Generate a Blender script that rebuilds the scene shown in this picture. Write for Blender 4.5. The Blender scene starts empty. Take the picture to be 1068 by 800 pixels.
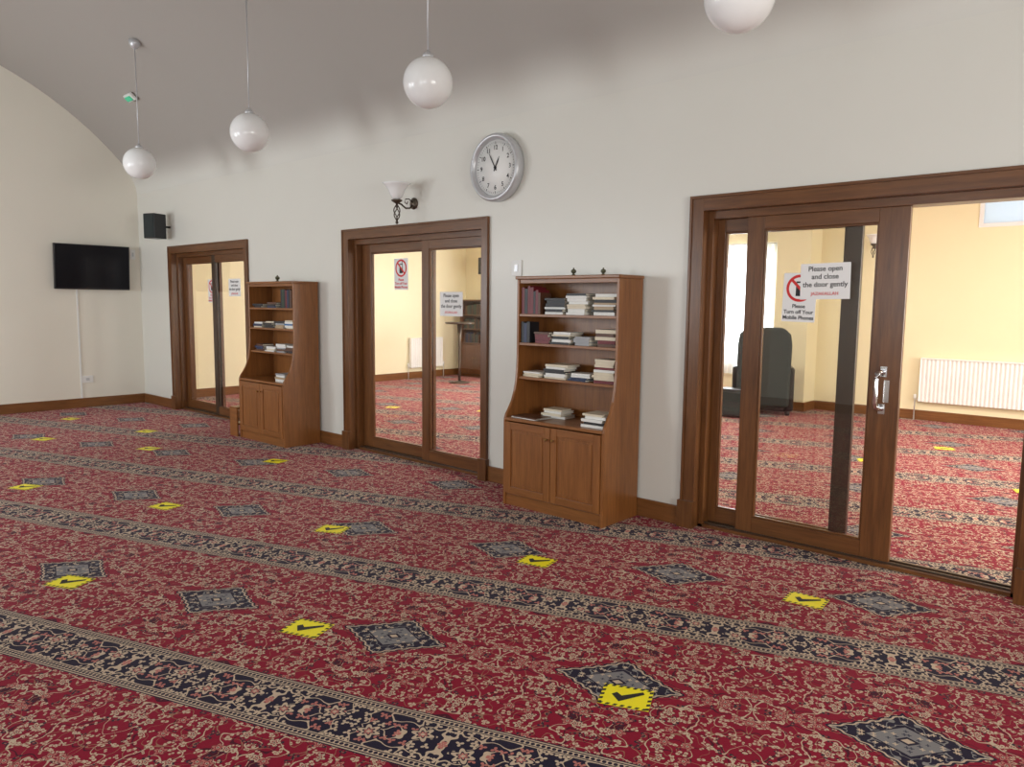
import bpy, bmesh, math, random
from math import *
from mathutils import Matrix, Vector
random.seed(4)
SC=bpy.context.scene; COL=SC.collection
SC.view_settings.view_transform='Standard'
SC.view_settings.exposure=0.0

# ---------------------------------------------------------------- node helpers
class E:
    def __init__(s,sock): s.s=sock
    def __add__(a,b): return M('ADD',a,b)
    __radd__=__add__
    def __sub__(a,b): return M('SUBTRACT',a,b)
    def __rsub__(a,b): return M('SUBTRACT',b,a)
    def __mul__(a,b): return M('MULTIPLY',a,b)
    __rmul__=__mul__
    def __truediv__(a,b): return M('DIVIDE',a,b)
    def __lt__(a,b): return M('LESS_THAN',a,b)
    def __gt__(a,b): return M('GREATER_THAN',a,b)
NT=None
def link(a,b): NT.links.new(a,b)
def M(op,*a):
    n=NT.nodes.new('ShaderNodeMath'); n.operation=op
    for i,v in enumerate(a):
        if isinstance(v,E): link(v.s,n.inputs[i])
        else: n.inputs[i].default_value=float(v)
    return E(n.outputs[0])
def fabs(a): return M('ABSOLUTE',a)
def comb(x,y,z=0.0):
    n=NT.nodes.new('ShaderNodeCombineXYZ')
    for i,v in enumerate((x,y,z)):
        if isinstance(v,E): link(v.s,n.inputs[i])
        else: n.inputs[i].default_value=v
    return E(n.outputs[0])
def sep(v):
    n=NT.nodes.new('ShaderNodeSeparateXYZ'); link(v.s,n.inputs[0])
    return [E(o) for o in n.outputs]
def mix(f,a,b):
    n=NT.nodes.new('ShaderNodeMix'); n.data_type='RGBA'
    for i,v in ((0,f),(6,a),(7,b)):
        if isinstance(v,E): link(v.s,n.inputs[i])
        elif i==0: n.inputs[0].default_value=v
        else: n.inputs[i].default_value=tuple(v)+(1,)
    return E(n.outputs[2])
def noise(vec,scale,detail=2.0,rough=0.5,dim='3D'):
    n=NT.nodes.new('ShaderNodeTexNoise'); n.noise_dimensions=dim
    link(vec.s,n.inputs['Vector']); n.inputs['Scale'].default_value=scale
    n.inputs['Detail'].default_value=detail; n.inputs['Roughness'].default_value=rough
    return E(n.outputs['Fac'] if 'Fac' in n.outputs else n.outputs[0])
def newmat(name):
    global NT
    m=bpy.data.materials.new(name); m.use_nodes=True; NT=m.node_tree
    b=NT.nodes['Principled BSDF']
    return m,b
def objco():
    n=NT.nodes.new('ShaderNodeTexCoord'); return E(n.outputs['Object'])
def bump(b,h,strength=0.3,dist=0.002):
    n=NT.nodes.new('ShaderNodeBump'); n.inputs['Strength'].default_value=strength
    n.inputs['Distance'].default_value=dist; link(h.s,n.inputs['Height']); link(n.outputs[0],b.inputs['Normal'])
def plain(name,col,rough=.5,metal=0,spec=.5,var=.06,emit=None,nscale=30):
    m,b=newmat(name)
    f=noise(objco(),nscale)
    dark=tuple(c*(1-var) for c in col); lite=tuple(min(1,c*(1+var)) for c in col)
    link(mix(f,dark,lite).s,b.inputs['Base Color'])
    b.inputs['Roughness'].default_value=rough; b.inputs['Metallic'].default_value=metal
    b.inputs['Specular IOR Level'].default_value=spec
    if emit:
        b.inputs['Emission Color'].default_value=tuple(emit[0])+(1,); b.inputs['Emission Strength'].default_value=emit[1]
    return m
def wood(name,c1,c2,axis='z',rough=.35):
    m,b=newmat(name); co=objco(); x,y,z=sep(co)
    if axis=='z': v=comb(x*30,y*30,z*2.2)
    elif axis=='x': v=comb(x*2.2,y*30,z*30)
    else: v=comb(x*30,y*2.2,z*30)
    f=noise(v,1.0,5,.6); g=noise(v,3.5,3,.6)
    f=M('MULTIPLY',f+g*0.6-0.42,1.6)
    f=M('MINIMUM',M('MAXIMUM',f,0),1)
    link(mix(f,c1,c2).s,b.inputs['Base Color']); b.inputs['Roughness'].default_value=rough
    bump(b,g,.06,.001)
    return m
def voro(vec,rand=1.0):
    n=NT.nodes.new('ShaderNodeTexVoronoi'); n.voronoi_dimensions='2D'; n.feature='F1'
    n.inputs['Scale'].default_value=1.0; n.inputs['Randomness'].default_value=rand
    link(vec.s,n.inputs['Vector'])
    x,y,_=sep(vec); px,py,_=sep(E(n.outputs['Position']))
    s=NT.nodes.new('ShaderNodeSeparateColor'); link(n.outputs['Color'],s.inputs[0])
    dx=x-px; dy=y-py
    th=M('ARCTAN2',dy,dx)
    return E(n.outputs['Distance']),th,E(s.outputs[0]),E(s.outputs[1]),E(s.outputs[2])

# ---------------------------------------------------------------- carpet
def carpet_mat():
    m,b=newmat('patterned_carpet')
    x,y,z=sep(objco())
    p=x*0.942+y*0.336+1.20; q=y*0.942-x*0.336+0.127
    pm=p-1.065*M('ROUND',p/1.065); qm=q-1.36*M('ROUND',q/1.36)
    P=fabs(pm); Q=fabs(qm)
    red=(.285,.005,.028); dred=(.185,.003,.018); beige=(.60,.47,.34); navy=(.011,.013,.032); olive=(.33,.17,.11); pink=(.50,.18,.15)
    fine=noise(comb(x,y,0.0),220,2)
    col=mix(noise(comb(x,y,0.0),9,3),dred,red)
    col=mix(0.6,col,red)
    # scrolling vines
    for (s,off,w,c) in ((7.5,9.0,.009,(.07,.005,.018)),(9.0,0.0,.0085,beige),(13.5,5.0,.0080,olive)):
        n=noise(comb(P+off,Q+off,0.0),s,.8,.4)
        col=mix(fabs(n-0.5)<w,col,c)
    # leaves
    for (s,off,r0,pr,dk) in ((24,3.0,.35,.38,.26),(35,7.0,.34,.50,.14)):
        d,th,r,g,bb=voro(comb((P+off)*s,(Q+off)*s))
        rp=r0*fabs(M('COSINE',th+r*6.28))
        c=mix(g>dk,(.03,.02,.035),beige)
        c=mix(d<rp*0.4,c,(.36,.12,.09))
        col=mix(M('MULTIPLY',d<rp,bb>pr),col,c)
    # blossoms
    d,th,r,g,bb=voro(comb((P+1.3)*12.2,(Q+1.3)*12.2),.8)
    rp=0.225+0.065*M('COSINE',th*5+r*6.28)
    edge=d<(rp+0.03)
    fl=mix(g>0.30,pink,beige)
    c=mix(d<rp,(.07,.010,.02),fl); c=mix(d<rp*0.58,c,red); c=mix(d<rp*0.34,c,beige); c=mix(d<rp*0.16,c,navy)
    col=mix(edge*(bb>0.24),col,c)
    # medallion
    base=P/0.262+Q/0.188
    D=base+M('SINE',(P*0.7-Q)*100.0)*0.030+P*Q*5.0
    dm,thm,rm,gm,bm_=voro(comb((P+2.2)*31,(Q+2.2)*31),.9)
    spk=dm<(0.22+0.09*M('COSINE',thm*4))
    nv=noise(comb(P+2,Q+2,0.0),24,1.0,.4)
    gry=(.25,.245,.235)
    med=mix(fabs(nv-0.5)<0.030,navy,gry); med=mix(spk*(gm>0.35),med,beige)
    inner=mix(spk,(.23,.225,.225),(.06,.065,.09)); inner=mix(spk*(rm>0.5),inner,beige)
    med=mix(base<0.52,med,inner); med=mix((base<0.56)*(base>0.52),med,navy)
    med=mix(base<0.16,med,navy); med=mix(base<0.09,med,beige)
    med=mix(D>0.945,med,beige)
    col=mix((D<1.06)*(D>1.0),col,navy)
    col=mix(D<1.0,col,med)
    # border stripe
    t=0.68-Q
    st=(Q-0.68)*M('SIGN',qm)
    sa=M('SIGN',M('SINE',p*(2*pi/0.38)))
    pq=M('PINGPONG',p,0.38)
    db,tb,rb,gb,b2=voro(comb((pq+0.6)*25,(t+0.6)*25),.9)
    rb2=0.42*fabs(M('COSINE',tb*1.5+rb*6.28))
    nb=noise(comb(pq+4,t+4,0.0),12,1.0,.4)
    s1=mix(fabs(nb-0.5)<0.016,navy,beige)
    s1=mix((db<rb2)*(b2>0.22),s1,mix(gb>0.22,pink,beige))
    lp=M('PINGPONG',p,0.19)-0.095; ly=st+sa*0.030
    rr=M('SQRT',lp*lp+ly*ly); tt=M('ARCTAN2',ly,lp)
    rp=0.036+0.010*M('COSINE',tt*6)
    s1=mix(rr<(rp+0.008),s1,navy); s1=mix(rr<rp,s1,beige); s1=mix(rr<(rp*0.58),s1,navy); s1=mix(rr<(rp*0.42),s1,pink); s1=mix(rr<(rp*0.2),s1,beige)
    dv=M('PINGPONG',p,0.020)
    tr=mix(M('SQRT',(dv-0.010)*(dv-0.010)+(t-0.132)*(t-0.132))<0.0078,beige,navy)
    s=s1
    s=mix(t>0.112,s,beige); s=mix(t>0.117,s,navy); s=mix(t>0.122,s,tr)
    s=mix(t>0.143,s,navy); s=mix(t>0.149,s,beige); s=mix(t>0.155,s,navy)
    col=mix(t<0.161,col,s)
    col=mix(fine*0.22,col,(.05,.005,.012))
    link(col.s,b.inputs['Base Color'])
    b.inputs['Roughness'].default_value=.9; b.inputs['Specular IOR Level'].default_value=.12
    b.inputs['Sheen Weight'].default_value=.10; b.inputs['Sheen Roughness'].default_value=.35
    b.inputs['Sheen Tint'].default_value=(1,.82,.84,1)
    bump(b,fine,.5,.003)
    return m

def glass_mat(name,tint=(.945,.95,.94)):
    m,b=newmat(name); NT.nodes.remove(b)
    out=NT.nodes['Material Output']
    t=NT.nodes.new('ShaderNodeBsdfTransparent'); t.inputs[0].default_value=tint+(1,)
    g=NT.nodes.new('ShaderNodeBsdfGlossy'); g.inputs['Roughness'].default_value=.01
    ge=NT.nodes.new('ShaderNodeNewGeometry'); dt=NT.nodes.new('ShaderNodeVectorMath'); dt.operation='DOT_PRODUCT'
    link(ge.outputs['Incoming'],dt.inputs[0]); link(ge.outputs['Normal'],dt.inputs[1])
    c=fabs(E(dt.outputs['Value']))
    f=M('POWER',M('MAXIMUM',1-c,0),5)*0.92+0.05
    x=NT.nodes.new('ShaderNodeMixShader'); link(f.s,x.inputs[0]); link(t.outputs[0],x.inputs[1]); link(g.outputs[0],x.inputs[2])
    link(x.outputs[0],out.inputs[0])
    return m
def curtain_mat(name='net_curtain',fac=.6):
    m,b=newmat(name); b.inputs['Base Color'].default_value=(.85,.86,.88,1); b.inputs['Roughness'].default_value=.9
    out=NT.nodes['Material Output']
    t=NT.nodes.new('ShaderNodeBsdfTranslucent'); t.inputs[0].default_value=(.88,.92,.96,1)
    x=NT.nodes.new('ShaderNodeMixShader'); x.inputs[0].default_value=fac
    link(b.outputs[0],x.inputs[1]); link(t.outputs[0],x.inputs[2]); link(x.outputs[0],out.inputs[0])
    return m
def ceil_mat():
    m,b=newmat('shade_blend_ceiling_paint'); x,y,z=sep(objco())
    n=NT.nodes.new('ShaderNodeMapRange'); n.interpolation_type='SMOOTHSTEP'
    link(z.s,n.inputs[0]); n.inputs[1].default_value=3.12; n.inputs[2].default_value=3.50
    link(mix(E(n.outputs[0]),(.715,.712,.665),(.42,.395,.368)).s,b.inputs['Base Color'])  # wall white to grey by height: soft cove shading put into the colour
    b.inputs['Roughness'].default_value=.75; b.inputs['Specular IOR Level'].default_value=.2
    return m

MW=plain('white_wall_paint',(.73,.725,.67),.33,var=.012,nscale=3)
MWE=plain('warm_lit_wall_paint',(.79,.755,.66),.42,var=.012,nscale=3)  # wall white warmed: glow of the light patch put into the colour
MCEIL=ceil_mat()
MCREAM=plain('cream_wall_paint',(.87,.775,.52),.55,var=.012,nscale=3)
MC2=plain('white_ceiling_paint',(.8,.78,.7),.7,var=.01)
MCARP=carpet_mat()
MDW=wood('door_wood',(.070,.025,.008),(.185,.074,.023),'z',.28)
MDWX=wood('door_wood_horizontal',(.070,.025,.008),(.185,.074,.023),'x',.28)
MDARK=wood('dark_door_wood',(.030,.017,.010),(.070,.040,.022),'z',.3)
MBW=wood('bookcase_wood',(.155,.053,.013),(.30,.116,.031),'z',.32)
MBWX=wood('bookcase_wood_horizontal',(.155,.053,.013),(.30,.116,.031),'x',.32)
MBASE=wood('skirting_wood',(.11,.040,.012),(.24,.098,.030),'x',.30)
MBASEY=wood('skirting_wood_y',(.11,.040,.012),(.24,.098,.030),'y',.30)
MCUP=wood('dark_cupboard_wood',(.08,.03,.01),(.17,.07,.025),'z',.3)
MGL=glass_mat('door_glass')
MCHR=plain('chrome',(.80,.80,.81),.15,1)
MBRASS=plain('brass',(.35,.2,.07),.3,1)
MORN=plain('green_bronze',(.10,.10,.06),.35,.6)
MIRON=plain('wrought_iron',(.11,.085,.065),.40,.7)
MOPAL=plain('opal_glass',(.90,.91,.91),.16,0,.45,var=.01)
MPAPER=plain('paper',(.86,.86,.86),.7,var=.01)
MINK=plain('black_ink',(.01,.01,.012),.6)
MRED=plain('red_ink',(.65,.02,.02),.6)
MYEL=plain('yellow_vinyl',(.95,.83,.01),.4,var=.03)
MBLK=plain('black_plastic',(.010,.010,.012),.3)
MSCR=plain('tv_screen',(.005,.005,.008),.35,spec=.2)
MWP=plain('white_plastic',(.78,.78,.76),.35,var=.01)
MRAD=plain('white_enamel',(.88,.86,.83),.35,var=.01)
MGREEN=plain('green_led',(.05,.45,.25),.4,emit=((.1,.75,.4),.25))
MSILV=plain('silver_plastic',(.55,.56,.58),.33,.35)
MFACE=plain('clock_face',(.82,.82,.80),.5,var=.01)
MUPV=plain('white_upvc',(.85,.85,.85),.4,var=.01)
MFROST=curtain_mat('frosted_glass',.85)
MGREY=plain('dark_teal_fabric',(.020,.028,.028),.8)
MCURT=curtain_mat()

# ---------------------------------------------------------------- mesh helpers
def bx(bm,x0,x1,y0,y1,z0,z1,mi=0):
    v=[bm.verts.new((x,y,z)) for x in (x0,x1) for y in (y0,y1) for z in (z0,z1)]
    for f in ((0,1,3,2),(4,6,7,5),(0,4,5,1),(2,3,7,6),(0,2,6,4),(1,5,7,3)):
        fc=bm.faces.new([v[i] for i in f]); fc.material_index=mi
def lathe(bm,prof,seg=32,mi=0,M4=None,smooth=True):
    rings=[]
    for r,z in prof:
        ring=[]
        for i in range(seg):
            a=2*pi*i/seg; c=Vector((max(r,1e-4)*cos(a),max(r,1e-4)*sin(a),z))
            if M4: c=M4@c
            ring.append(bm.verts.new(c))
        rings.append(ring)
    for a,b in zip(rings,rings[1:]):
        for i in range(seg):
            f=bm.faces.new((a[i],a[(i+1)%seg],b[(i+1)%seg],b[i])); f.material_index=mi; f.smooth=smooth
    for ring in (rings[0],rings[-1]):
        f=bm.faces.new(ring); f.material_index=mi
def tube(bm,pts,r,seg=8,mi=0):
    pts=[Vector(p) for p in pts]; rings=[]
    up=Vector((0.13,0.21,.97))
    for i,p in enumerate(pts):
        t=(pts[min(i+1,len(pts)-1)]-pts[max(i-1,0)]).normalized()
        a=t.cross(up); 
        if a.length<.05: a=t.cross(Vector((1,0,0)))
        a.normalize(); b=t.cross(a)
        rings.append([bm.verts.new(p+r*(cos(2*pi*k/seg)*a+sin(2*pi*k/seg)*b)) for k in range(seg)])
    for A,B in zip(rings,rings[1:]):
        for k in range(seg):
            f=bm.faces.new((A[k],A[(k+1)%seg],B[(k+1)%seg],B[k])); f.smooth=True; f.material_index=mi
    bm.faces.new(rings[0]); bm.faces.new(rings[-1])
def prism(bm,poly,x0,x1,mi=0,axis='x'):
    def mk(u,v,t):
        if axis=='x': return (t,u,v)
        if axis=='y': return (u,t,v)
        return (u,v,t)
    a=[bm.verts.new(mk(u,v,x0)) for u,v in poly]; b=[bm.verts.new(mk(u,v,x1)) for u,v in poly]
    n=len(poly)
    for i in range(n):
        f=bm.faces.new((a[i],a[(i+1)%n],b[(i+1)%n],b[i])); f.material_index=mi
    bm.faces.new(a).material_index=mi; bm.faces.new(b).material_index=mi
def mk(name,bm,mats,parent=None,loc=(0,0,0),rot=(0,0,0),bevel=0,seg=2,**kw):
    bmesh.ops.recalc_face_normals(bm,faces=bm.faces)
    me=bpy.data.meshes.new(name); bm.to_mesh(me); bm.free()
    if not isinstance(mats,(list,tuple)): mats=[mats]
    for m in mats: me.materials.append(m)
    o=bpy.data.objects.new(name,me); COL.objects.link(o)
    o.location=loc; o.rotation_euler=rot
    if parent: o.parent=parent
    if bevel:
        b=o.modifiers.new('bevel','BEVEL'); b.width=bevel; b.segments=seg; b.limit_method='ANGLE'; b.angle_limit=radians(40)
    for k,v in kw.items(): o[k]=v
    return o
def empty(name,loc=(0,0,0),rot=(0,0,0),**kw):
    o=bpy.data.objects.new(name,None); o.empty_display_size=.1; COL.objects.link(o); o.location=loc; o.rotation_euler=rot
    for k,v in kw.items(): o[k]=v
    return o
def text(body,size,mat,parent,loc,rot=(pi/2,0,0),name='lettering',ext=.0004,align='CENTER',bold=.012):
    cu=bpy.data.curves.new('t','FONT'); cu.body=body; cu.size=size; cu.align_x=align; cu.align_y='CENTER'; cu.extrude=ext
    cu.offset=size*bold
    t=bpy.data.objects.new('t',cu); COL.objects.link(t)
    bpy.context.view_layer.update()
    me=bpy.data.meshes.new_from_object(t.evaluated_get(bpy.context.evaluated_depsgraph_get()))
    bpy.data.objects.remove(t); me.materials.clear(); me.materials.append(mat)
    o=bpy.data.objects.new(name,me); COL.objects.link(o); o.parent=parent; o.location=loc; o.rotation_euler=rot
    return o
ST=dict(kind='structure')

# ---------------------------------------------------------------- shell
XL,XR=-11.61,3.0
WT=.26
YB=-6.4; YF=6.75; RC=.79; RR=sqrt(3.2**2+(3.25-.79)**2)
def ceilz(y): return RC+sqrt(RR*RR-(y+3.2)**2)
def wall_open(bm,x0,x1,y0,y1,z0,z1,ops,axis='x'):
    def B(a0,a1,b0,b1):
        if a1-a0<1e-4 or b1-b0<1e-4: return
        if axis=='x': bx(bm,a0,a1,y0,y1,b0,b1)
        else: bx(bm,x0,x1,a0,a1,b0,b1)
    s,e=(x0,x1) if axis=='x' else (y0,y1)
    cur=s
    for a0,a1,b0,b1 in sorted(ops):
        B(cur,a0,z0,z1); B(a0,a1,z0,b0); B(a0,a1,b1,z1); cur=a1
    B(cur,e,z0,z1)
DOORS=[(-10.61,-8.45),(-6.53,-4.45),(-2.56,-.49)]
ops=[(a+.08,b-.08,0,2.19) for a,b in DOORS]
bm=bmesh.new(); wall_open(bm,XL,XR,0,WT/2,0,3.3,ops)
mk('wall_north',bm,MW,label='off-white painted long wall with three sliding door openings',**ST)
bm=bmesh.new(); wall_open(bm,XL,XR,WT/2,WT,0,3.3,ops)
mk('wall_partition',bm,MCREAM,label='cream painted face of the dividing wall',**ST)
bm=bmesh.new(); bx(bm,XL-.2,XL,YB-.2,WT/2,0,5.2)
mk('wall_west',bm,MWE,label='off-white gable end wall with television',**ST)
bm=bmesh.new(); wall_open(bm,XR,XR+.2,YB-.2,WT/2,0,5.2,[(-4.6,-2.0,1.0,2.5)],'y')
mk('wall_east',bm,MWE,label='off-white gable end wall with window',**ST)
WB=[(-10.6,-8.8,1.1,2.6),(-7.9,-6.1,1.1,2.6),(-3.2,-1.4,1.1,2.6),(-.8,1.0,1.1,2.6)]
bm=bmesh.new(); wall_open(bm,XL,XR,YB-.2,YB,0,3.25,WB)
mk('wall_south',bm,MW,label='off-white long wall with windows',**ST)
ang0=math.atan2(3.25-RC,3.2)
pts=[]
n=60
for i in range(n+1):
    ang=ang0+(pi-2*ang0)*i/n; pts.append((-3.2+RR*cos(ang),RC+RR*sin(ang)))
def q2(a,b,c,t): return tuple((1-t)**2*a[k]+2*t*(1-t)*b[k]+t*t*c[k] for k in (0,1))
side=[q2((0,3.06),(0,3.25),pts[3],k/12) for k in range(12)]
other=[(-6.4-y,z) for y,z in side][::-1]
prof=side+pts[3:-3]+other
bm=bmesh.new(); nx=12
grid=[[bm.verts.new((XL+(XR-XL)*j/nx,y-.0005 if y>-1 else y,z)) for j in range(nx+1)] for y,z in prof]
for A,B in zip(grid,grid[1:]):
    for j in range(nx):
        f=bm.faces.new((A[j],A[j+1],B[j+1],B[j])); f.smooth=True
mk('ceiling',bm,MCEIL,label='barrel-vaulted ceiling, wall white shaded to grey in its colour',**ST)
bm=bmesh.new(); bx(bm,XL-.2,XR+.2,YB-.2,YF+.2,-.1,0)
mk('floor',bm,MCARP,label='red floral carpet with navy and beige stripe borders',**ST)
W2=[(-9.2,-7.6,.75,2.35),(-6.3,-4.78,.75,2.35),(-2.13,-1.0,2.58,3.00)]
bm=bmesh.new(); wall_open(bm,XL,XR,YF,YF+.2,0,3.3,W2)
mk('wall_far',bm,MCREAM,label='cream painted wall of the adjoining room',**ST)
bm=bmesh.new(); bx(bm,XL-.2,XL,WT/2,YF+.2,0,3.3)
mk('wall_far_west',bm,MCREAM,label='cream end wall of the adjoining room',**ST)
bm=bmesh.new(); wall_open(bm,XR,XR+.2,WT/2,YF+.2,0,3.3,[(2.0,5.0,.8,2.4)],'y')
mk('wall_far_east',bm,MCREAM,label='cream end wall of the adjoining room with window',**ST)
bm=bmesh.new(); bx(bm,XL,XR,WT,YF,3.3,3.4)
mk('ceiling_far',bm,MC2,label='flat white ceiling of the adjoining room',**ST)
bm=bmesh.new(); bx(bm,-4.62,-4.12,YF-.42,YF,0,3.3)
mk('wall_pilaster',bm,MCREAM,label='cream painted pilaster in the adjoining room',**ST)
BH=.135
bm=bmesh.new()
for a0,a1 in ((XL,-10.62),(-8.44,-6.54),(-4.44,-2.57),(-.48,XR)): bx(bm,a0,a1,-.02,0,0,BH)
mk('baseboard_north',bm,MBASE,bevel=.005,label='brown wooden skirting board on the long wall',**ST)
bm=bmesh.new(); bx(bm,XL,XL+.02,YB,-.02,0,BH)
mk('baseboard_west',bm,MBASEY,bevel=.005,label='brown wooden skirting board on the end wall',**ST)
bm=bmesh.new(); bx(bm,XL+.02,XR,YB,YB+.02,0,BH)
mk('baseboard_south',bm,MBASE,bevel=.005,label='brown wooden skirting board on the window wall',**ST)
bm=bmesh.new(); bx(bm,XL,-4.64,YF-.02,YF,0,BH); bx(bm,-4.10,XR,YF-.02,YF,0,BH); bx(bm,-4.64,-4.10,YF-.44,YF-.42,0,BH); bx(bm,-4.12,-4.10,YF-.42,YF,0,BH);bx(bm,-4.64,-4.62,YF-.42,YF,0,BH)
mk('baseboard_far',bm,MBASE,bevel=.004,label='brown skirting board in the adjoining room',**ST)
bm=bmesh.new(); bx(bm,XL,XL+.02,WT,YF-.02,0,BH)
mk('baseboard_far_west',bm,MBASEY,bevel=.004,label='brown skirting board in the adjoining room',**ST)

def window(n,axis,c0,a0,a1,z0,z1,mull=1,glass=None):
    bm=bmesh.new(); f=.05
    def B(u0,u1,w0,w1,t=.03,mi=0):
        if axis=='x': bx(bm,u0,u1,c0-t,c0+t,w0,w1,mi)
        else: bx(bm,c0-t,c0+t,u0,u1,w0,w1,mi)
    B(a0,a1,z0,z0+f);B(a0,a1,z1-f,z1);B(a0,a0+f,z0+f,z1-f);B(a1-f,a1,z0+f,z1-f)
    for i in range(1,mull+1):
        m=a0+(a1-a0)*i/(mull+1); B(m-.03,m+.03,z0+f,z1-f)
    o=mk('window_%d'%n,bm,[MUPV],label='white framed window',**ST)
    bm=bmesh.new(); t=.004
    if axis=='x': bx(bm,a0+f,a1-f,c0-t,c0+t,z0+f,z1-f)
    else: bx(bm,c0-t,c0+t,a0+f,a1-f,z0+f,z1-f)
    mk('glass_pane',bm,glass or MGL,parent=o)
k=1
for a0,a1,z0,z1 in WB: window(k,'x',YB-.1,a0,a1,z0,z1); k+=1
for i,(a0,a1,z0,z1) in enumerate(W2): window(k,'x',YF+.1 if i<2 else YF+.02,a0,a1,z0,z1,1,None if i<2 else MFROST); k+=1
window(k,'y',XR+.1,-4.6,-2.0,1.0,2.5); k+=1
window(k,'y',XR+.1,2.0,5.0,.8,2.4,2)

# ---------------------------------------------------------------- doors
def panel(parent,name,x0,x1,y,stl,str_,mats=(None,None),zt=2.12,zb=.035,handle=False,t=.038,lm=0):
    bm=bmesh.new(); rt=.085; rb=.10
    bx(bm,x0,x0+stl,y-t/2,y+t/2,zb,zt,lm); bx(bm,x1-str_,x1,y-t/2,y+t/2,zb,zt,0)
    bx(bm,x0+stl,x1-str_,y-t/2,y+t/2,zt-rt,zt,1); bx(bm,x0+stl,x1-str_,y-t/2,y+t/2,zb,zb+rb,1)
    g=.012
    bx(bm,x0+stl,x0+stl+g,y-t/2+.006,y+t/2-.006,zb+rb,zt-rt,lm); bx(bm,x1-str_-g,x1-str_,y-t/2+.006,y+t/2-.006,zb+rb,zt-rt,0)
    bx(bm,x0+stl+g,x1-str_-g,y-t/2+.006,y+t/2-.006,zt-rt-g,zt-rt,1); bx(bm,x0+stl+g,x1-str_-g,y-t/2+.006,y+t/2-.006,zb+rb,zb+rb+g,1)
    o=mk(name,bm,list(mats),parent=parent,bevel=.003)
    bm=bmesh.new(); bx(bm,x0+stl+g,x1-str_-g,y-.003,y+.003,zb+rb+g,zt-rt-g)
    mk('glass_pane',bm,MGL,parent=o)
    if handle:
        hx=x1-str_*.5-.005; yy=y-t/2; bm=bmesh.new()
        for zz in (.95,1.17):
            bx(bm,hx-.018,hx+.018,yy-.012,yy,zz-.03,zz+.03)
        tube(bm,[(hx,yy-.005,.95),(hx-.01,yy-.05,.952),(hx-.02,yy-.068,.965),(hx-.022,yy-.074,.99),(hx-.022,yy-.074,1.13),(hx-.02,yy-.068,1.155),(hx-.01,yy-.05,1.168),(hx,yy-.005,1.17)],.014,12)
        bx(bm,hx+.005,hx+.035,yy-.010,yy,.99,1.12)
        mk('handle',bm,MCHR,parent=o,label='chrome pull handle')
    return o
def door(n,x0,x1,panels,label):
    aw=.10; zt=2.27
    bm=bmesh.new()
    for (w0,w1,t) in ((0,.018,.030),(.018,.10,.022)):
        bx(bm,x0+w0,x0+w1,-t,0,.0,zt-w0,0); bx(bm,x1-w1+(.02 if w1==.1 else 0),x1-w0,-t,0,0,zt-w0,0)
        bx(bm,x0+w1,x1-w1+(.02 if w1==.1 else 0),-t,0,zt-w1,zt-w0,1)
    bx(bm,x0-.012,x0+aw+.006,-.045,0,0,.19,0); bx(bm,x1-aw+.014,x1+.012,-.045,0,0,.19,0)
    bx(bm,x0+.08,x0+aw,0,WT+.01,0,2.19,0); bx(bm,x1-aw+.018,x1-.08,0,WT+.01,0,2.19,0)
    bx(bm,x0+aw,x1-aw+.018,0,WT+.01,2.17,2.19,1)
    bx(bm,x0+aw,x0+aw+.035,.055,.20,0,2.17,0); bx(bm,x1-aw-.012,x1-aw+.018,.055,.20,0,2.17,0)
    bx(bm,x0+aw+.035,x1-aw-.012,.055,.20,2.12,2.17,1)
    bx(bm,x0,x0+.08,WT,WT+.02,0,zt,0); bx(bm,x1-.08,x1,WT,WT+.02,0,zt,0); bx(bm,x0+.08,x1-.08,WT,WT+.02,2.19,zt,1)
    bx(bm,x0+aw,x1-aw+.018,.055,.20,0,.022,1); bx(bm,x0+aw,x1-aw,.085,.095,.022,.034,2); bx(bm,x0+aw,x1-aw,.14,.15,.022,.034,2)
    root=mk('door_%d'%n,bm,[MDW,MDWX,MDARK],bevel=.004,label=label,**ST)
    for pn in panels: panel(root,**pn)
W=(MDW,MDWX); DK=(MDARK,MDWX,MDW)
door(1,*DOORS[0],[dict(name='fixed_panel',x0=-10.47,x1=-9.44,y=.145,stl=.10,str_=.10,mats=W),
                  dict(name='sliding_panel',x0=-9.54,x1=-8.565,y=.09,stl=.09,str_=.08,mats=DK)],'brown wooden sliding glass door beside the gable wall')
door(2,*DOORS[1],[dict(name='fixed_panel',x0=-6.39,x1=-5.30,y=.145,stl=.15,str_=.09,mats=W),
                  dict(name='sliding_panel',x0=-5.40,x1=-4.565,y=.09,stl=.10,str_=.05,mats=W)],'closed brown wooden sliding glass door between the bookcases')
door(3,*DOORS[2],[dict(name='fixed_panel',x0=-2.425,x1=-1.49,y=.145,stl=.055,str_=.095,mats=DK,lm=2),
                  dict(name='sliding_panel',x0=-2.19,x1=-1.22,y=.09,stl=.115,str_=.165,mats=W,handle=True)],'large brown wooden sliding glass door standing half open')

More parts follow.
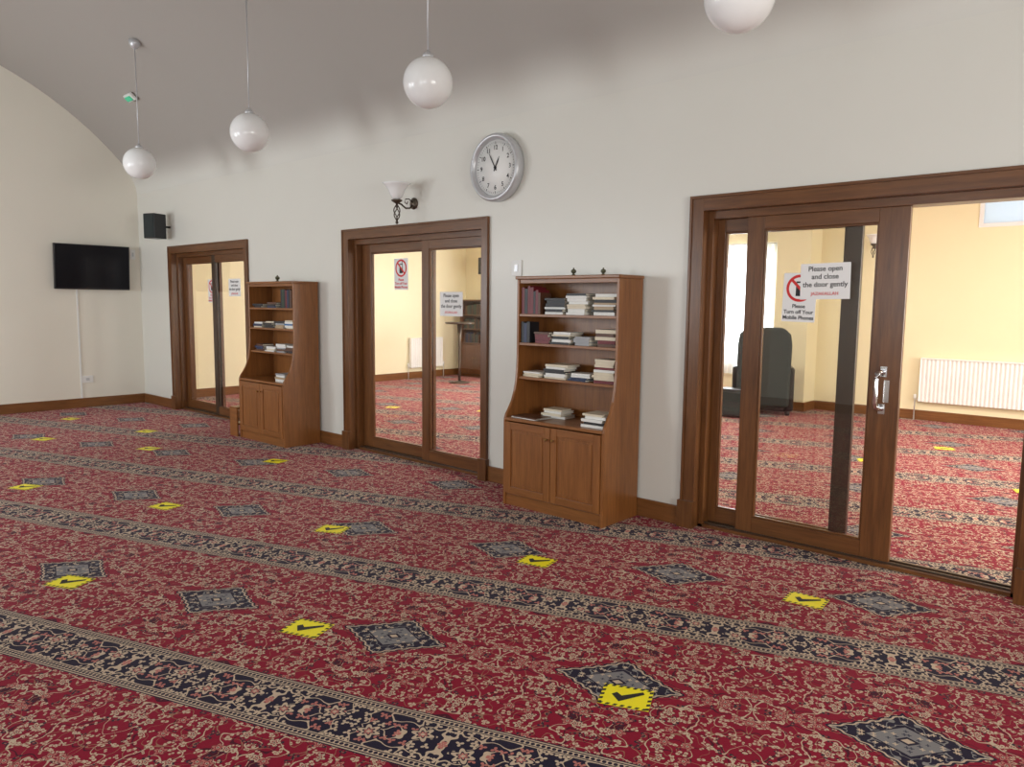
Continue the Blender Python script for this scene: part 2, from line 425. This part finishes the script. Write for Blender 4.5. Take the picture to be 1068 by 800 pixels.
# ---------------------------------------------------------------- notices
def no_phone(parent,cx,cz,r):
    bm=bmesh.new()
    seg=40
    o=[bm.verts.new((cx+r*cos(2*pi*i/seg),-.0012,cz+r*sin(2*pi*i/seg))) for i in range(seg)]
    q=[bm.verts.new((cx+.8*r*cos(2*pi*i/seg),-.0012,cz+.8*r*sin(2*pi*i/seg))) for i in range(seg)]
    for i in range(seg): bm.faces.new((o[i],o[(i+1)%seg],q[(i+1)%seg],q[i]))
    c,s=cos(radians(-45)),sin(radians(-45)); w=.1*r; L=.82*r
    bm.faces.new([bm.verts.new((cx+a*c-b*s,-.0016,cz+a*s+b*c)) for a,b in ((-L,-w),(L,-w),(L,w),(-L,w))])
    mk('prohibition_ring',bm,MRED,parent=parent)
    bm=bmesh.new(); bx(bm,cx-.28*r,cx+.28*r,-.0011,-.0004,cz-.58*r,cz+.5*r); bx(bm,cx+.14*r,cx+.24*r,-.0011,-.0004,cz+.5*r,cz+.78*r)
    mk('phone_symbol',bm,[MINK],parent=parent)
    bm=bmesh.new(); bx(bm,cx-.19*r,cx+.19*r,-.0013,-.0011,cz+.02*r,cz+.38*r)
    mk('phone_screen',bm,[MPAPER],parent=parent)
def sheet(kind,x,y,z,rot=0,lab='',ink=None):
    w,h=(.30,.22) if kind=='door' else (.21,.305)
    bm=bmesh.new(); bx(bm,-w/2,w/2,-.0003,.0003,-h/2,h/2)
    o=mk('paper_notice',bm,MPAPER,loc=(x,y,z),rot=(0,rot,0),label=lab,category='sign')
    if kind=='door':
        for i,t in enumerate(('Please open','and close','the door gently')):
            text(t,.043,MINK,o,(0,-.001,.076-.048*i),name='lettering')
        text('JAZAKALLAH',.028,MRED,o,(0,-.001,-.076),name='lettering')
    else:
        no_phone(o,0,.058,.085)
        for i,t in enumerate(('Please','Turn off Your','Mobile Phones')):
            text(t,.033,ink or MINK,o,(0,-.001,-.055-.036*i),name='lettering',bold=.02)
    return o
sheet('phone',-1.835,.084,1.60,.02,'white no mobile phones notice taped to the open sliding door')
sheet('door',-1.680,.0795,1.70,-.02,'white notice asking to close the door, on the open sliding door')
sheet('phone',-5.78,.138,1.815,0,'white no mobile phones notice with red lettering on the closed door',MRED)
sheet('door',-5.01,.084,1.53,0,'white notice asking to close the door on the closed door glass')
sheet('phone',-9.68,.138,1.66,0,'white no mobile phones notice on the door by the gable wall',MRED)
sheet('door',-8.97,.084,1.70,0,'white notice about closing on the door by the gable wall')

# ---------------------------------------------------------------- bookcases
SH=(.985,1.245,1.465)
def bookcase(x0,lab,W=.93):
    D=.44; H=1.725; T=.022
    root=empty('bookcase',(x0,-.024,0),label=lab,category='bookcase')
    prof=[(0,0),(-D,0),(-D,.665),(-D+.012,.70),(-.395,.745),(-.36,.80),(-.333,.87),(-.315,.95),(-.305,1.05),(-.30,1.15),(-.30,H),(0,H)]
    bm=bmesh.new(); prism(bm,prof,0,T); mk('side_panel',bm,MBW,parent=root,bevel=.003)
    bm=bmesh.new(); prism(bm,prof,W-T,W); mk('side_panel',bm,MBW,parent=root,bevel=.003)
    bm=bmesh.new(); bx(bm,T,W-T,-.012,0,.08,H); mk('back_panel',bm,MBW,parent=root)
    bm=bmesh.new(); bx(bm,-.008,W+.008,-.315,0,H,H+.024); mk('top_board',bm,MBWX,parent=root,bevel=.005)
    bm=bmesh.new(); bx(bm,T,W-T,-.292,-.274,H-.03,H); mk('top_rail',bm,MBWX,parent=root,bevel=.002)
    for z in SH:
        bm=bmesh.new(); bx(bm,T,W-T,-.295,-.012,z-.02,z); mk('shelf',bm,MBWX,parent=root,bevel=.002)
    bm=bmesh.new(); bx(bm,T,W-T,-D+.0,-.012,.655,.68); mk('cabinet_top',bm,MBWX,parent=root,bevel=.004)
    bm=bmesh.new(); bx(bm,T,W-T,-D+.012,-.40,0,.085); bx(bm,T,W-T,-.42,-.012,.085,.10); mk('plinth',bm,MBWX,parent=root)
    for i in (0,1):
        a=T+.004+i*(W/2-T-.001); b=a+W/2-T-.006
        bm=bmesh.new(); z0,z1=.095,.648; f=.055; y0=-D-.008; y1=-D+.012
        bx(bm,a,a+f,y0,y1,z0,z1,0); bx(bm,b-f,b,y0,y1,z0,z1,0)
        bx(bm,a+f,b-f,y0,y1,z0,z0+f,1); bx(bm,a+f,b-f,y0,y1,z1-f,z1,1)
        bx(bm,a+f,b-f,y0+.009,y1,z0+f,z1-f,0)
        bx(bm,a+f+.02,b-f-.02,y0+.004,y0+.009,z0+f+.02,z1-f-.02,0)
        d=mk('cabinet_door',bm,[MBW,MBWX],parent=root,bevel=.003)
        bm=bmesh.new(); kx=(b-.028) if i==0 else (a+.028)
        lathe(bm,[(.004,0),(.005,.010),(.010,.015),(.011,.021),(.006,.025),(0,.026)],16,0,Matrix.Translation((kx,y0,.56))@Matrix.Rotation(pi/2,4,'X'))
        mk('knob',bm,MBRASS,parent=d)
    return root
BX1=-3.845; BX2=-7.90
bookcase(BX1,'mid-brown wooden bookcase beside the open sliding door',.935)
bookcase(BX2,'mid-brown wooden bookcase nearer the gable wall',.93)

BC={}
def bmat(c):
    if c not in BC: BC[c]=plain('book_cover_%d'%len(BC),c,.45)
    return BC[c]
MPG=plain('book_pages',(.74,.70,.60),.8)
BK=(.012,.012,.016);NV=(.015,.025,.08);MR=(.15,.010,.018);GN=(.02,.05,.03);WH=(.78,.78,.75);BR=(.10,.04,.02);TN=(.42,.30,.18);GY=(.33,.34,.36);BL=(.05,.15,.35);CR=(.70,.62,.47)
CN={BK:'black',NV:'navy blue',MR:'dark red',GN:'dark green',WH:'white',BR:'brown',TN:'tan',GY:'grey',BL:'blue',CR:'cream'}
def book(L,d,t,c,loc,rot,group,lab=None):
    bm=bmesh.new(); k=.0025
    bx(bm,-L/2,L/2,-d/2,d/2,-t/2,-t/2+k); bx(bm,-L/2,L/2,-d/2,d/2,t/2-k,t/2); bx(bm,-L/2,L/2,-d/2,-d/2+k,-t/2+k,t/2-k)
    o=mk('book',bm,bmat(c),loc=loc,rot=rot,label=lab or ('%s covered book %s'%(CN[c],group.split(' ',1)[1])),category='book',group=group)
    bm=bmesh.new(); bx(bm,-L/2+.004,L/2-.004,-d/2+k,d/2-.004,-t/2+k,t/2-k)
    mk('pages',bm,MPG,parent=o)
    return o
def upright(x,front,z,items,group,lean=0):
    for (h,d,t,c) in items:
        book(h,d,t,c,(x+t/2,front+d/2,z+h/2+.0005),(0,pi/2,0),group); x+=t+.0012
    return x
def stack(cx,front,z,items,group,jit=.05,sh=.010):
    for (L,d,t,c) in items:
        book(L,d,t,c,(cx+random.uniform(-sh,sh),front+d/2+random.uniform(0,.02),z+t/2+.0004),(0,0,random.uniform(-jit,jit)),group); z+=t+.0008
def rstack(cx,front,z,n,pal,group,L=.19,t0=.012,t1=.026,jit=.08):
    stack(cx,front,z,[(random.uniform(L-.035,L+.004),random.uniform(.12,.17),random.uniform(t0,t1),random.choice(pal)) for _ in range(n)],group,jit)
Y1=-.305
DKP=[BK,BK,NV,MR,BR,BK]; MX=[BK,WH,CR,WH,NV,BR,GY,TN]; LT=[WH,WH,CR,CR,WH,BK]
g='books on the top shelf of the bookcase'
zz=SH[2]
upright(BX1+.03,Y1,zz,[(.20,.15,.03,MR),(.19,.15,.03,BK),(.21,.14,.022,MR),(.20,.15,.032,MR),(.17,.13,.02,BK),(.18,.13,.025,MR),(.16,.13,.02,BR)],g)
rstack(BX1+.345,Y1,zz,6,[CR,WH,BK,TN,WH],g,.19)
rstack(BX1+.55,Y1,zz,8,[WH,BK,WH,CR,WH,CR],g,.185)
rstack(BX1+.79,Y1,zz,8,[CR,BK,WH,WH,TN,WH],g,.205)
g='books on the second shelf of the bookcase'
zz=SH[1]
upright(BX1+.03,Y1,zz,[(.16,.11,.025,BK),(.15,.11,.03,NV),(.16,.11,.028,BK)],g)
rstack(BX1+.225,Y1,zz,4,[BK,BR,MR,CR],g,.15,.016,.026)
rstack(BX1+.41,Y1,zz,5,[CR,WH,WH,BK],g,.175,.012,.022)
rstack(BX1+.60,Y1,zz,3,[WH,GY,WH],g,.16)
rstack(BX1+.805,Y1,zz,5,[BK,BR,BK,MR,CR],g,.175,.02,.028)
g='books on the third shelf of the bookcase'
zz=SH[0]
rstack(BX1+.135,Y1,zz,3,[BK,WH,CR,WH],g,.18,.01,.016,.16)
rstack(BX1+.355,Y1,zz,7,LT,g,.215,.010,.018,.14)
rstack(BX1+.58,Y1,zz,4,[NV,WH,WH,BK],g,.19,.010,.016,.14)
rstack(BX1+.80,Y1,zz,9,[WH,CR,WH,WH,CR,MR,WH],g,.19,.016,.022,.07)
g='books on the cabinet top of the bookcase'
zz=.681
stack(BX1+.19,-.45,zz,[(.25,.19,.006,WH),(.24,.17,.008,BR)],g,.12)
stack(BX1+.32,-.28,zz,[(.2,.15,.02,WH),(.19,.14,.016,CR),(.18,.14,.018,WH),(.17,.13,.014,CR)],g,.12)
stack(BX1+.80,-.42,zz,[(.19,.2,.02,WH),(.19,.2,.018,BK),(.18,.19,.02,WH),(.17,.18,.02,WH),(.17,.17,.015,CR)],g,.04)
g='books on the top shelf of the far bookcase'
zz=SH[2]
upright(BX2+.60,Y1+.03,zz,[(.20,.15,.03,BK),(.20,.15,.03,GN),(.20,.15,.03,BK),(.19,.14,.03,MR),(.19,.12,.03,NV),(.2,.14,.03,BK),(.19,.13,.03,BR)],g)
rstack(BX2+.44,Y1,zz,3,DKP,g,.19)
rstack(BX2+.16,Y1,zz,2,DKP,g,.19)
g='books on the second shelf of the far bookcase'
zz=SH[1]
rstack(BX2+.16,Y1,zz,3,MX,g); rstack(BX2+.38,Y1,zz,4,LT,g); rstack(BX2+.60,Y1,zz,4,MX,g); rstack(BX2+.80,Y1,zz,5,[CR,WH,WH,BL,WH],g)
g='books on the third shelf of the far bookcase'
zz=SH[0]
rstack(BX2+.16,Y1,zz,4,DKP,g); rstack(BX2+.40,Y1,zz,3,LT,g); rstack(BX2+.62,Y1,zz,5,MX,g); rstack(BX2+.80,Y1,zz,4,[BR,BK,BK,WH],g)
g='books on the cabinet top of the far bookcase'
stack(BX2+.77,-.42,.681,[(.2,.17,.03,WH),(.2,.16,.02,TN),(.18,.15,.02,WH),(.17,.15,.015,GY)],g)
def ornament(x,y,z,s,lab):
    bm=bmesh.new(); lathe(bm,[(.022,0),(.024,.005),(.012,.012),(.010,.02),(.022,.03),(.026,.042),(.020,.054),(.008,.06),(.006,.066),(.009,.07),(0,.074)],20)
    o=mk('ornament',bm,MORN,loc=(x,y,z),label=lab,category='ornament'); o.scale=(s,s,s)
HT=1.725+.0245
ornament(BX1+.46,-.22,HT,.8,'small dark bronze ornament on top of the bookcase')
ornament(BX1+.71,-.20,HT,.75,'small greenish bronze ornament on top of the bookcase')
ornament(BX2+.42,-.2,HT,1,'small bronze ornament on the bookcase near the gable')
bm=bmesh.new(); bx(bm,0,.16,-.38,-.06,.31,.335); bx(bm,0,.16,-.38,-.36,0,.31); bx(bm,0,.16,-.08,-.06,0,.31); bx(bm,0.01,.15,-.36,-.08,.13,.15)
mk('wooden_stool',bm,MBWX,loc=(-8.10,-.1,0),bevel=.004,label='low brown wooden stool beside the bookcase',category='stool')

# ---------------------------------------------------------------- pendants
for i,x in enumerate((-8.56,-6.23,-3.90,-1.70)):
    zc=3.0; y=-1.18; zt=ceilz(y)
    root=empty('pendant_lamp',(x,y,zt),label='white opal globe pendant lamp on a thin rod',category='pendant lamp',group='globe pendant lamps in a row')
    bm=bmesh.new(); r=.165; prof=[(r*sin(a),zc-zt-r*cos(a)) for a in [pi*j/32 for j in range(0,31)]]+[(.035,zc-zt+r*.985)]
    lathe(bm,prof,48); mk('globe_shade',bm,MOPAL,parent=root)
    bm=bmesh.new(); lathe(bm,[(.037,0),(.037,.02),(.02,.035),(.008,.05)],24,0,Matrix.Translation((0,0,zc-zt+r*.965))); mk('shade_cap',bm,MSILV,parent=root)
    bm=bmesh.new(); tube(bm,[(0,0,zc-zt+r),(0,0,-.05)],.0055,8); mk('rod',bm,MSILV,parent=root)
    bm=bmesh.new(); lathe(bm,[(.01,-.10),(.035,-.085),(.055,-.05),(.058,-.01)],24); mk('ceiling_rose',bm,MSILV,parent=root)
root=empty('emergency_light',(-9.75,-.765,ceilz(-.765)-.022),(radians(-38),0,0),label='small white ceiling emergency light glowing green',category='emergency light')
bm=bmesh.new(); bx(bm,-.10,.10,-.05,.05,-.040,0); mk('housing',bm,MWP,parent=root,bevel=.012)
bm=bmesh.new(); bx(bm,-.065,.065,-.030,.030,-.058,-.041); mk('indicator_lens',bm,MGREEN,parent=root,bevel=.006)

# ---------------------------------------------------------------- clock
root=empty('wall_clock',(-4.335,-.001,2.65),label='round white clock with silver rim on the wall',category='clock')
RX=Matrix.Rotation(pi/2,4,'X')
bm=bmesh.new(); lathe(bm,[(.262,0),(.272,.010),(.274,.070),(.266,.086),(.252,.092),(.240,.086),(.228,.072),(.224,.060),(.224,.0)],64,0,RX); mk('rim',bm,MSILV,parent=root)
bm=bmesh.new(); lathe(bm,[(.225,.004),(.225,.056),(0,.0562)],64,0,RX); mk('clock_face',bm,MFACE,parent=root)
for h in range(1,13):
    a=radians(90-30*h); text(str(h),.050,MINK,root,(.160*cos(a),-.0575,.160*sin(a)),name='numeral')
bm=bmesh.new()
for k in range(60):
    a=2*pi*k/60; r0=.196 if k%5 else .190; w=.0012 if k%5 else .003
    c,s=cos(a),sin(a)
    bm.faces.new([bm.verts.new((x*c-z*s,-.0575,x*s+z*c)) for x,z in ((r0,-w),(.208,-w),(.208,w),(r0,w))])
mk('minute_track',bm,MINK,parent=root)
def hand(nm,ang,L,w,y):
    bm=bmesh.new(); prism(bm,[(-w,-.03),(w,-.03),(w*1.2,L*.6),(0,L),(-w*1.2,L*.6)],y-.001,y,axis='y')
    mk(nm,bm,MINK,parent=root,rot=(0,radians(ang),0))
hand('hour_hand',27.5,.10,.0055,-.060); hand('minute_hand',-30,.155,.004,-.063)
bm=bmesh.new(); lathe(bm,[(.011,.056),(.011,.067),(0,.068)],20,0,RX); mk('hand_hub',bm,MINK,parent=root)

# ---------------------------------------------------------------- wall sconce
def sconce(x,z,y=0,s=1,lab=''):
    root=empty('wall_sconce',(x,y,z),label=lab,category='wall lamp'); root.scale=(s,s,s)
    bm=bmesh.new(); lathe(bm,[(.052,0),(.052,.008),(.035,.016),(.015,.024),(0,.026)],24,0,RX); mk('wall_plate',bm,MIRON,parent=root)
    bm=bmesh.new()
    tube(bm,[(0,-.01,0),(0,-.05,-.045),(0,-.10,-.05),(0,-.15,-.02),(0,-.20,-.01)],.008,8)
    tube(bm,[(0,-.02,0.01),(0,-.06,.035),(0,-.10,.03),(0,-.11,0),(0,-.085,-.012),(0,-.075,.01)],.005,8)
    mk('arm',bm,MIRON,parent=root)
    bm=bmesh.new()
    for k in range(4):
        tube(bm,[(.03*sin(pi*j/12)*cos(2*pi*k/4+j*.26),-.20+.03*sin(pi*j/12)*sin(2*pi*k/4+j*.26),-.02-.15*j/12) for j in range(13)],.005,6)
    lathe(bm,[(.0,-.20),(.012,-.19),(.014,-.18),(.006,-.165)],16,0,Matrix.Translation((0,-.2,0)))
    lathe(bm,[(.006,-.03),(.012,-.02),(.045,.0),(.05,.012),(.02,.02)],20,0,Matrix.Translation((0,-.2,0)))
    mk('twisted_cage',bm,MIRON,parent=root)
    bm=bmesh.new(); lathe(bm,[(.025,.015),(.045,.03),(.06,.06),(.075,.10),(.105,.14),(.125,.155),(.12,.155),(.098,.138),(.07,.10),(.05,.05),(.02,.03)],32,0,Matrix.Translation((0,-.2,0)))
    mk('bell_shade',bm,MOPAL,parent=root)
sconce(-5.42,2.45,s=1.03,lab='wrought iron wall lamp with white bell glass shade')
sconce(-3.35,2.40,YF,.9,lab='small iron wall lamp on the cream wall')

# ---------------------------------------------------------------- tv and small fittings
root=empty('television',(XL,-.68,1.98),(0,0,0),label='black flat television mounted on the end wall',category='television')
piv=(0.09,0,0)
bm=bmesh.new(); bx(bm,-.025,.02,-.49,.49,-.31,.31); mk('casing',bm,MBLK,parent=root,loc=piv,rot=(0,radians(4),0),bevel=.006)
bm=bmesh.new(); bx(bm,.0205,.0215,-.475,.475,-.285,.298); mk('screen',bm,MSCR,parent=root,loc=piv,rot=(0,radians(4),0))
bm=bmesh.new(); bx(bm,0.001,.02,-.2,.2,-.12,.12); bx(bm,.02,.07,-.03,.03,-.06,.06); mk('wall_bracket',bm,MBLK,parent=root)
bm=bmesh.new(); bx(bm,XL+.0005,XL+.012,-.882,-.862,BH,1.70); mk('cable_trunking',bm,MWP,label='thin white cable trunking below the television',category='cable')
def plate(x,y,z,w,h,axis,lab,cat='socket'):
    bm=bmesh.new()
    if axis=='x': bx(bm,0.0005,.012,-w/2,w/2,-h/2,h/2)
    else: bx(bm,-w/2,w/2,-.012,-.0005,-h/2,h/2)
    o=mk('wall_socket' if cat=='socket' else 'light_switch',bm,MWP,loc=(x,y,z),bevel=.003,label=lab,category=cat)
    bm=bmesh.new()
    if axis=='x': bx(bm,.0121,.017,-w*.15,w*.15,-h*.2,h*.2)
    else: bx(bm,-w*.15,w*.15,-.017,-.0121,-h*.2,h*.2)
    mk('rocker',bm,MSILV,parent=o)
plate(XL,-.79,.40,.15,.10,'x','white double wall socket above the skirting')
plate(XL,-.10,2.19,.07,.14,'x','small white switch plate beside the television','switch')
plate(-4.135,0,1.83,.11,.13,'y','white switch plate beside the door frame','switch')
root=empty('speaker',(-10.52,-.20,2.36),(0,0,.3),label='black loudspeaker on a bracket near the corner',category='speaker')
bm=bmesh.new(); prism(bm,[(-.105,-.12),(.105,-.12),(.085,.09),(-.085,.09)],0,.33,axis='z'); mk('cabinet',bm,MBLK,parent=root,bevel=.008)
bm=bmesh.new(); bx(bm,-.092,.092,-.128,-.121,.02,.31); mk('grille',bm,MGREY,parent=root,bevel=.003)
bm=bmesh.new(); tube(bm,[(0,.08,.17),(.03,.199,.17)],.015,8); mk('bracket',bm,MBLK,parent=root)

# ---------------------------------------------------------------- floor stickers
def sticker_meshes():
    w,d=.100,.080
    bm=bmesh.new(); bx(bm,-w,w,-d,d,0,.0012); me1=mk('tmp',bm,MYEL)
    bm=bmesh.new()
    z=.0016
    def q(pts): bm.faces.new([bm.verts.new((x,y,z)) for x,y in pts])
    n=7
    for k in range(n):
        a=-w+k*2*w/n; b=a+w/n
        q([(a,-d),(b,-d),(b+.008,-d+.014),(a+.008,-d+.014)]); q([(a,d-.014),(b,d-.014),(b+.008 if b+.008<w else w,d),(a+.008,d)])
    for k in range(5):
        a=-d+k*2*d/5; b=a+d/5
        q([(-w,a),(-w+.014,a+.006),(-w+.014,b+.006),(-w,b)]); q([(w-.014,a),(w,a+.006),(w,b+.006),(w-.014,b)])
    me2=mk('tmp',bm,MINK)
    bm=bmesh.new(); z=.0018
    q([(-.058,.004),(-.040,.024),(-.018,.002),(-.022,-.045)]); q([(-.022,-.045),(-.018,.002),(.060,.055),(.068,.038)])
    me3=mk('tmp',bm,MINK)
    r=[o.data for o in (me1,me2,me3)]
    for o in (me1,me2,me3): bpy.data.objects.remove(o)
    return r
S1,S2,S3=sticker_meshes()
CA=radians(19.6)
STK=[(-1.54,-2.24,4),(-3.00,-2.75,2),(-1.39,-.76,-15),(-4.45,-3.31,6),(-2.81,-1.28,-8),(-4.23,-1.76,8),(-5.61,-2.29,-5),(-6.46,-.87,0),(-9.27,-2.04,5),(-7.00,-2.83,6),(-7.93,-1.46,0),(-10.6,-1.35,0),(-9.0,-1.05,4),
 (-1.9,4.6,0),(-2.3,3.3,5),(-4.4,4.0,0),(-5.4,1.9,0),(-7.4,3.0,0),(-.9,2.9,0),(-8.6,2.3,5)]
for x,y,r in STK:
    o=bpy.data.objects.new('floor_sticker',S1); COL.objects.link(o); o.location=(x,y,.0012); o.rotation_euler=(0,0,CA+radians(r))
    o['label']='yellow floor sticker with black tick and dashed border'; o['category']='floor sticker'; o['group']='distancing stickers on the carpet'
    a=bpy.data.objects.new('dashed_border',S2); COL.objects.link(a); a.parent=o
    a=bpy.data.objects.new('tick_mark',S3); COL.objects.link(a); a.parent=o

# ---------------------------------------------------------------- adjoining room furniture
def radiator(loc,rot,L,H,lab):
    root=empty('radiator',loc,rot,label=lab,category='radiator')
    bm=bmesh.new(); n=int(L/.05); step=L/n; prof=[]
    for i in range(n):
        x=i*step; prof+=[(x,-.075),(x+step*.25,-.064),(x+step*.5,-.064),(x+step*.75,-.075)]
    prof.append((L,-.075)); prof+=[(L,-.03),(0,-.03)]
    prism(bm,prof,.02,H-.02,axis='z'); mk('panel',bm,MRAD,parent=root)
    bm=bmesh.new(); bx(bm,-.004,L+.004,-.085,-.02,H-.02,H); bx(bm,-.004,0,-.085,-.02,0.02,H-.02); bx(bm,L,L+.004,-.085,-.02,.02,H-.02); mk('casing',bm,MRAD,parent=root,bevel=.003)
    bm=bmesh.new()
    for xx in (-.05,L+.05): 
        tube(bm,[(xx,-.05,-loc[2]+.001),(xx,-.05,.04),(xx+(.06 if xx<0 else -.06),-.05,.05)],.009,8); lathe(bm,[(.016,.0),(.02,.01),(.02,.06),(0,.065)],16,0,Matrix.Translation((xx,-.05,.05)))
    mk('valve_pipe',bm,MWP,parent=root)
    bm=bmesh.new()
    for xx in (.15,L-.15): bx(bm,xx-.02,xx+.02,-.03,-.0005,.1,H-.1)
    mk('wall_bracket',bm,MWP,parent=root)
radiator((-2.68,YF,.24),(0,0,0),1.5,.62,'white panel radiator on the cream wall')
radiator((XL,5.15,.2),(0,0,pi/2),.85,.62,'white panel radiator on the cream end wall')
root=empty('armchair',(-4.52,5.80,0),(0,0,radians(205)),label='dark grey-green high-backed chair facing the window',category='chair'); root.scale=(1.22,.95,1.17)
bm=bmesh.new(); bx(bm,-.27,.27,-.30,.25,.26,.44); mk('seat',bm,MGREY,parent=root,bevel=.05,seg=4)
bm=bmesh.new(); pr=[(-.29,.10),(.29,.10),(.30,.85),(.28,.98),(.20,1.06),(-.20,1.06),(-.28,.98),(-.30,.85)]
prism(bm,pr,.17,.30,axis='y'); mk('backrest',bm,MGREY,parent=root,bevel=.04,seg=4)
for s in (-1,1):
    bm=bmesh.new(); bx(bm,s*.30-.045,s*.30+.045,-.30,.20,.05,.58); mk('armrest',bm,MBLK,parent=root,bevel=.03,seg=3)
bm=bmesh.new(); bx(bm,-.25,.25,-.27,.16,.04,.26); mk('base',bm,MBLK,parent=root,bevel=.02)
for sx in (-1,1):
    for sy in (-.24,.2):
        bm=bmesh.new(); lathe(bm,[(.025,0),(.03,.05)],12,0,Matrix.Translation((sx*.28,sy,0)))
        mk('leg',bm,MBLK,parent=root)
root=empty('black_case',(-4.62,5.10,0),(0,0,radians(12)),label='low black box standing in front of the chair',category='case')
bm=bmesh.new(); bx(bm,-.24,.24,-.13,.13,0.012,.40); mk('body',bm,MBLK,parent=root,bevel=.02,seg=3)
bm=bmesh.new(); bx(bm,-.20,.20,-.137,-.1305,.05,.36); mk('grille',bm,MGREY,parent=root,bevel=.003)
for sx in (-.19,.19):
    for sy in (-.09,.09):
        bm=bmesh.new(); lathe(bm,[(.02,0),(.02,.0125)],12,0,Matrix.Translation((sx,sy,0))); mk('foot',bm,MBLK,parent=root)
for (a0,a1) in ((-6.35,-4.72),):
    bm=bmesh.new(); n=120; z0,z1=.45,2.5
    top=[];bot=[]
    for i in range(n+1):
        x=a0+(a1-a0)*i/n; y=YF-.09+.022*sin(i*.9)+.008*sin(i*2.3)
        top.append(bm.verts.new((x,y,z1))); bot.append(bm.verts.new((x,y+.004,z0)))
    for i in range(n): 
        f=bm.faces.new((bot[i],bot[i+1],top[i+1],top[i])); f.smooth=True
    cur=mk('net_curtain',bm,MCURT,label='white net curtain over the window',category='curtain')
    bm=bmesh.new(); tube(bm,[(a0-.05,YF-.09,z1),(a1+.03,YF-.09,z1)],.012,10)
    for xx in (a0-.04,a1+.02): tube(bm,[(xx,YF-.09,z1),(xx,YF-.001,z1)],.008,8)
    mk('curtain_rail',bm,MWP,parent=cur)
root=empty('pedestal_table',(-10.35,5.35,0),label='small dark pedestal table in the adjoining room',category='table')
bm=bmesh.new(); lathe(bm,[(.27,1.13),(.28,1.15),(.27,1.17)],32); mk('table_top',bm,MDARK,parent=root)
bm=bmesh.new(); lathe(bm,[(.03,.04),(.022,.3),(.028,.8),(.05,1.13)],16); mk('post',bm,MIRON,parent=root)
bm=bmesh.new(); lathe(bm,[(.2,0),(.2,.02),(.04,.045)],28); mk('base',bm,MIRON,parent=root)
CX=-10.90
root=empty('cupboard',(CX,YF-.03,0),label='dark wooden shelved cupboard against the far wall',category='cupboard')
bm=bmesh.new(); bx(bm,-.45,-.43,-.4,0,0,1.6);bx(bm,.43,.45,-.4,0,0,1.6);bx(bm,-.43,.43,-.4,0,1.57,1.6);bx(bm,-.43,.43,-.02,0,0,1.57);bx(bm,-.43,.43,-.4,-.02,.68,.71);bx(bm,-.43,.43,-.38,-.02,0,.06)
for z in (.98,1.27): bx(bm,-.43,.43,-.36,-.02,z,z+.02)
mk('carcass',bm,MCUP,parent=root,bevel=.003)
for s in (0,1):
    bm=bmesh.new(); bx(bm,-.43+s*.432,-.002+s*.432,-.41,-.39,.07,.67); bx(bm,-.38+s*.432,-.05+s*.432,-.414,-.41,.12,.62); d=mk('cupboard_door',bm,MCUP,parent=root,bevel=.002)
    bm=bmesh.new(); lathe(bm,[(.006,0),(.014,.02),(0,.03)],12,0,Matrix.Translation((-.03+s*.07,-.41,.4))@RX); mk('knob',bm,MBRASS,parent=d)
g='books in the far cupboard'
for z in (.71,1.0,1.29):
    upright(CX-.39,YF-.36,z,[(random.uniform(.17,.22),.15,random.uniform(.025,.04),random.choice([BK,NV,BR,GN,BR,BK])) for _ in range(14)],g)
root=empty('speaker',(-10.85,YF-.16,2.12),(0,0,0),label='black loudspeaker high on the cream wall',category='speaker')
bm=bmesh.new(); bx(bm,-.13,.13,-.11,.11,0,.34); mk('cabinet',bm,MBLK,parent=root,bevel=.01)
bm=bmesh.new(); bx(bm,-.03,.03,.11,.1602,.15,.22); mk('bracket',bm,MBLK,parent=root)

# ---------------------------------------------------------------- light
w=bpy.data.worlds.new('sky'); SC.world=w; w.use_nodes=True
bg=w.node_tree.nodes['Background']; bg.inputs[0].default_value=(.80,.90,1,1); bg.inputs[1].default_value=1.5
def area(name,loc,rot,sx,sy,E_,col=(1,.985,.96)):
    l=bpy.data.lights.new(name,'AREA'); l.shape='RECTANGLE'; l.size=sx; l.size_y=sy; l.energy=E_; l.color=col
    o=bpy.data.objects.new(name,l); COL.objects.link(o); o.location=loc; o.rotation_euler=rot
for (a0,a1,z0,z1),e in zip(WB,(104,74,32,26)): area('window_daylight',((a0+a1)/2,YB-.02,(z0+z1)/2),(pi/2,0,0),a1-a0-.1,z1-z0-.1,e,(.94,.98,1))
area('window_daylight',(XR+.02,-3.3,1.75),(pi/2,0,pi/2),2.5,1.4,135,(1,.97,.91))
area('window_daylight',(XR+.02,3.5,1.6),(pi/2,0,pi/2),2.9,1.5,270,(1,.98,.95))
for a0,a1,z0,z1 in W2[:2]: area('window_daylight',((a0+a1)/2,YF+.05,(z0+z1)/2),(-pi/2,0,0),a1-a0-.1,z1-z0-.1,130,(.97,.98,1))
for x in (-9,-5,-1): area('added_ceiling_fill',(x,3.5,3.28),(0,0,0),1.2,.6,78,(1,.97,.92))  # unseen fill lamps added to brighten the adjoining room

# ---------------------------------------------------------------- camera
a,p,r=0.8385,0.1076,0.0106
F0=Vector((-cos(a),sin(a),0));R0=Vector((sin(a),cos(a),0));U0=Vector((0,0,1))
F=cos(p)*F0-sin(p)*U0;U=cos(p)*U0+sin(p)*F0
R=cos(r)*R0+sin(r)*U;U2=-sin(r)*R0+cos(r)*U
cd=bpy.data.cameras.new('camera'); cd.sensor_width=36; cd.lens=782.08/1068*36; cd.clip_start=.05
c=bpy.data.objects.new('camera',cd); COL.objects.link(c)
m=Matrix((R,U2,-F)).transposed().to_4x4(); m.translation=(0,-4.648,1.55); c.matrix_world=m
SC.camera=c
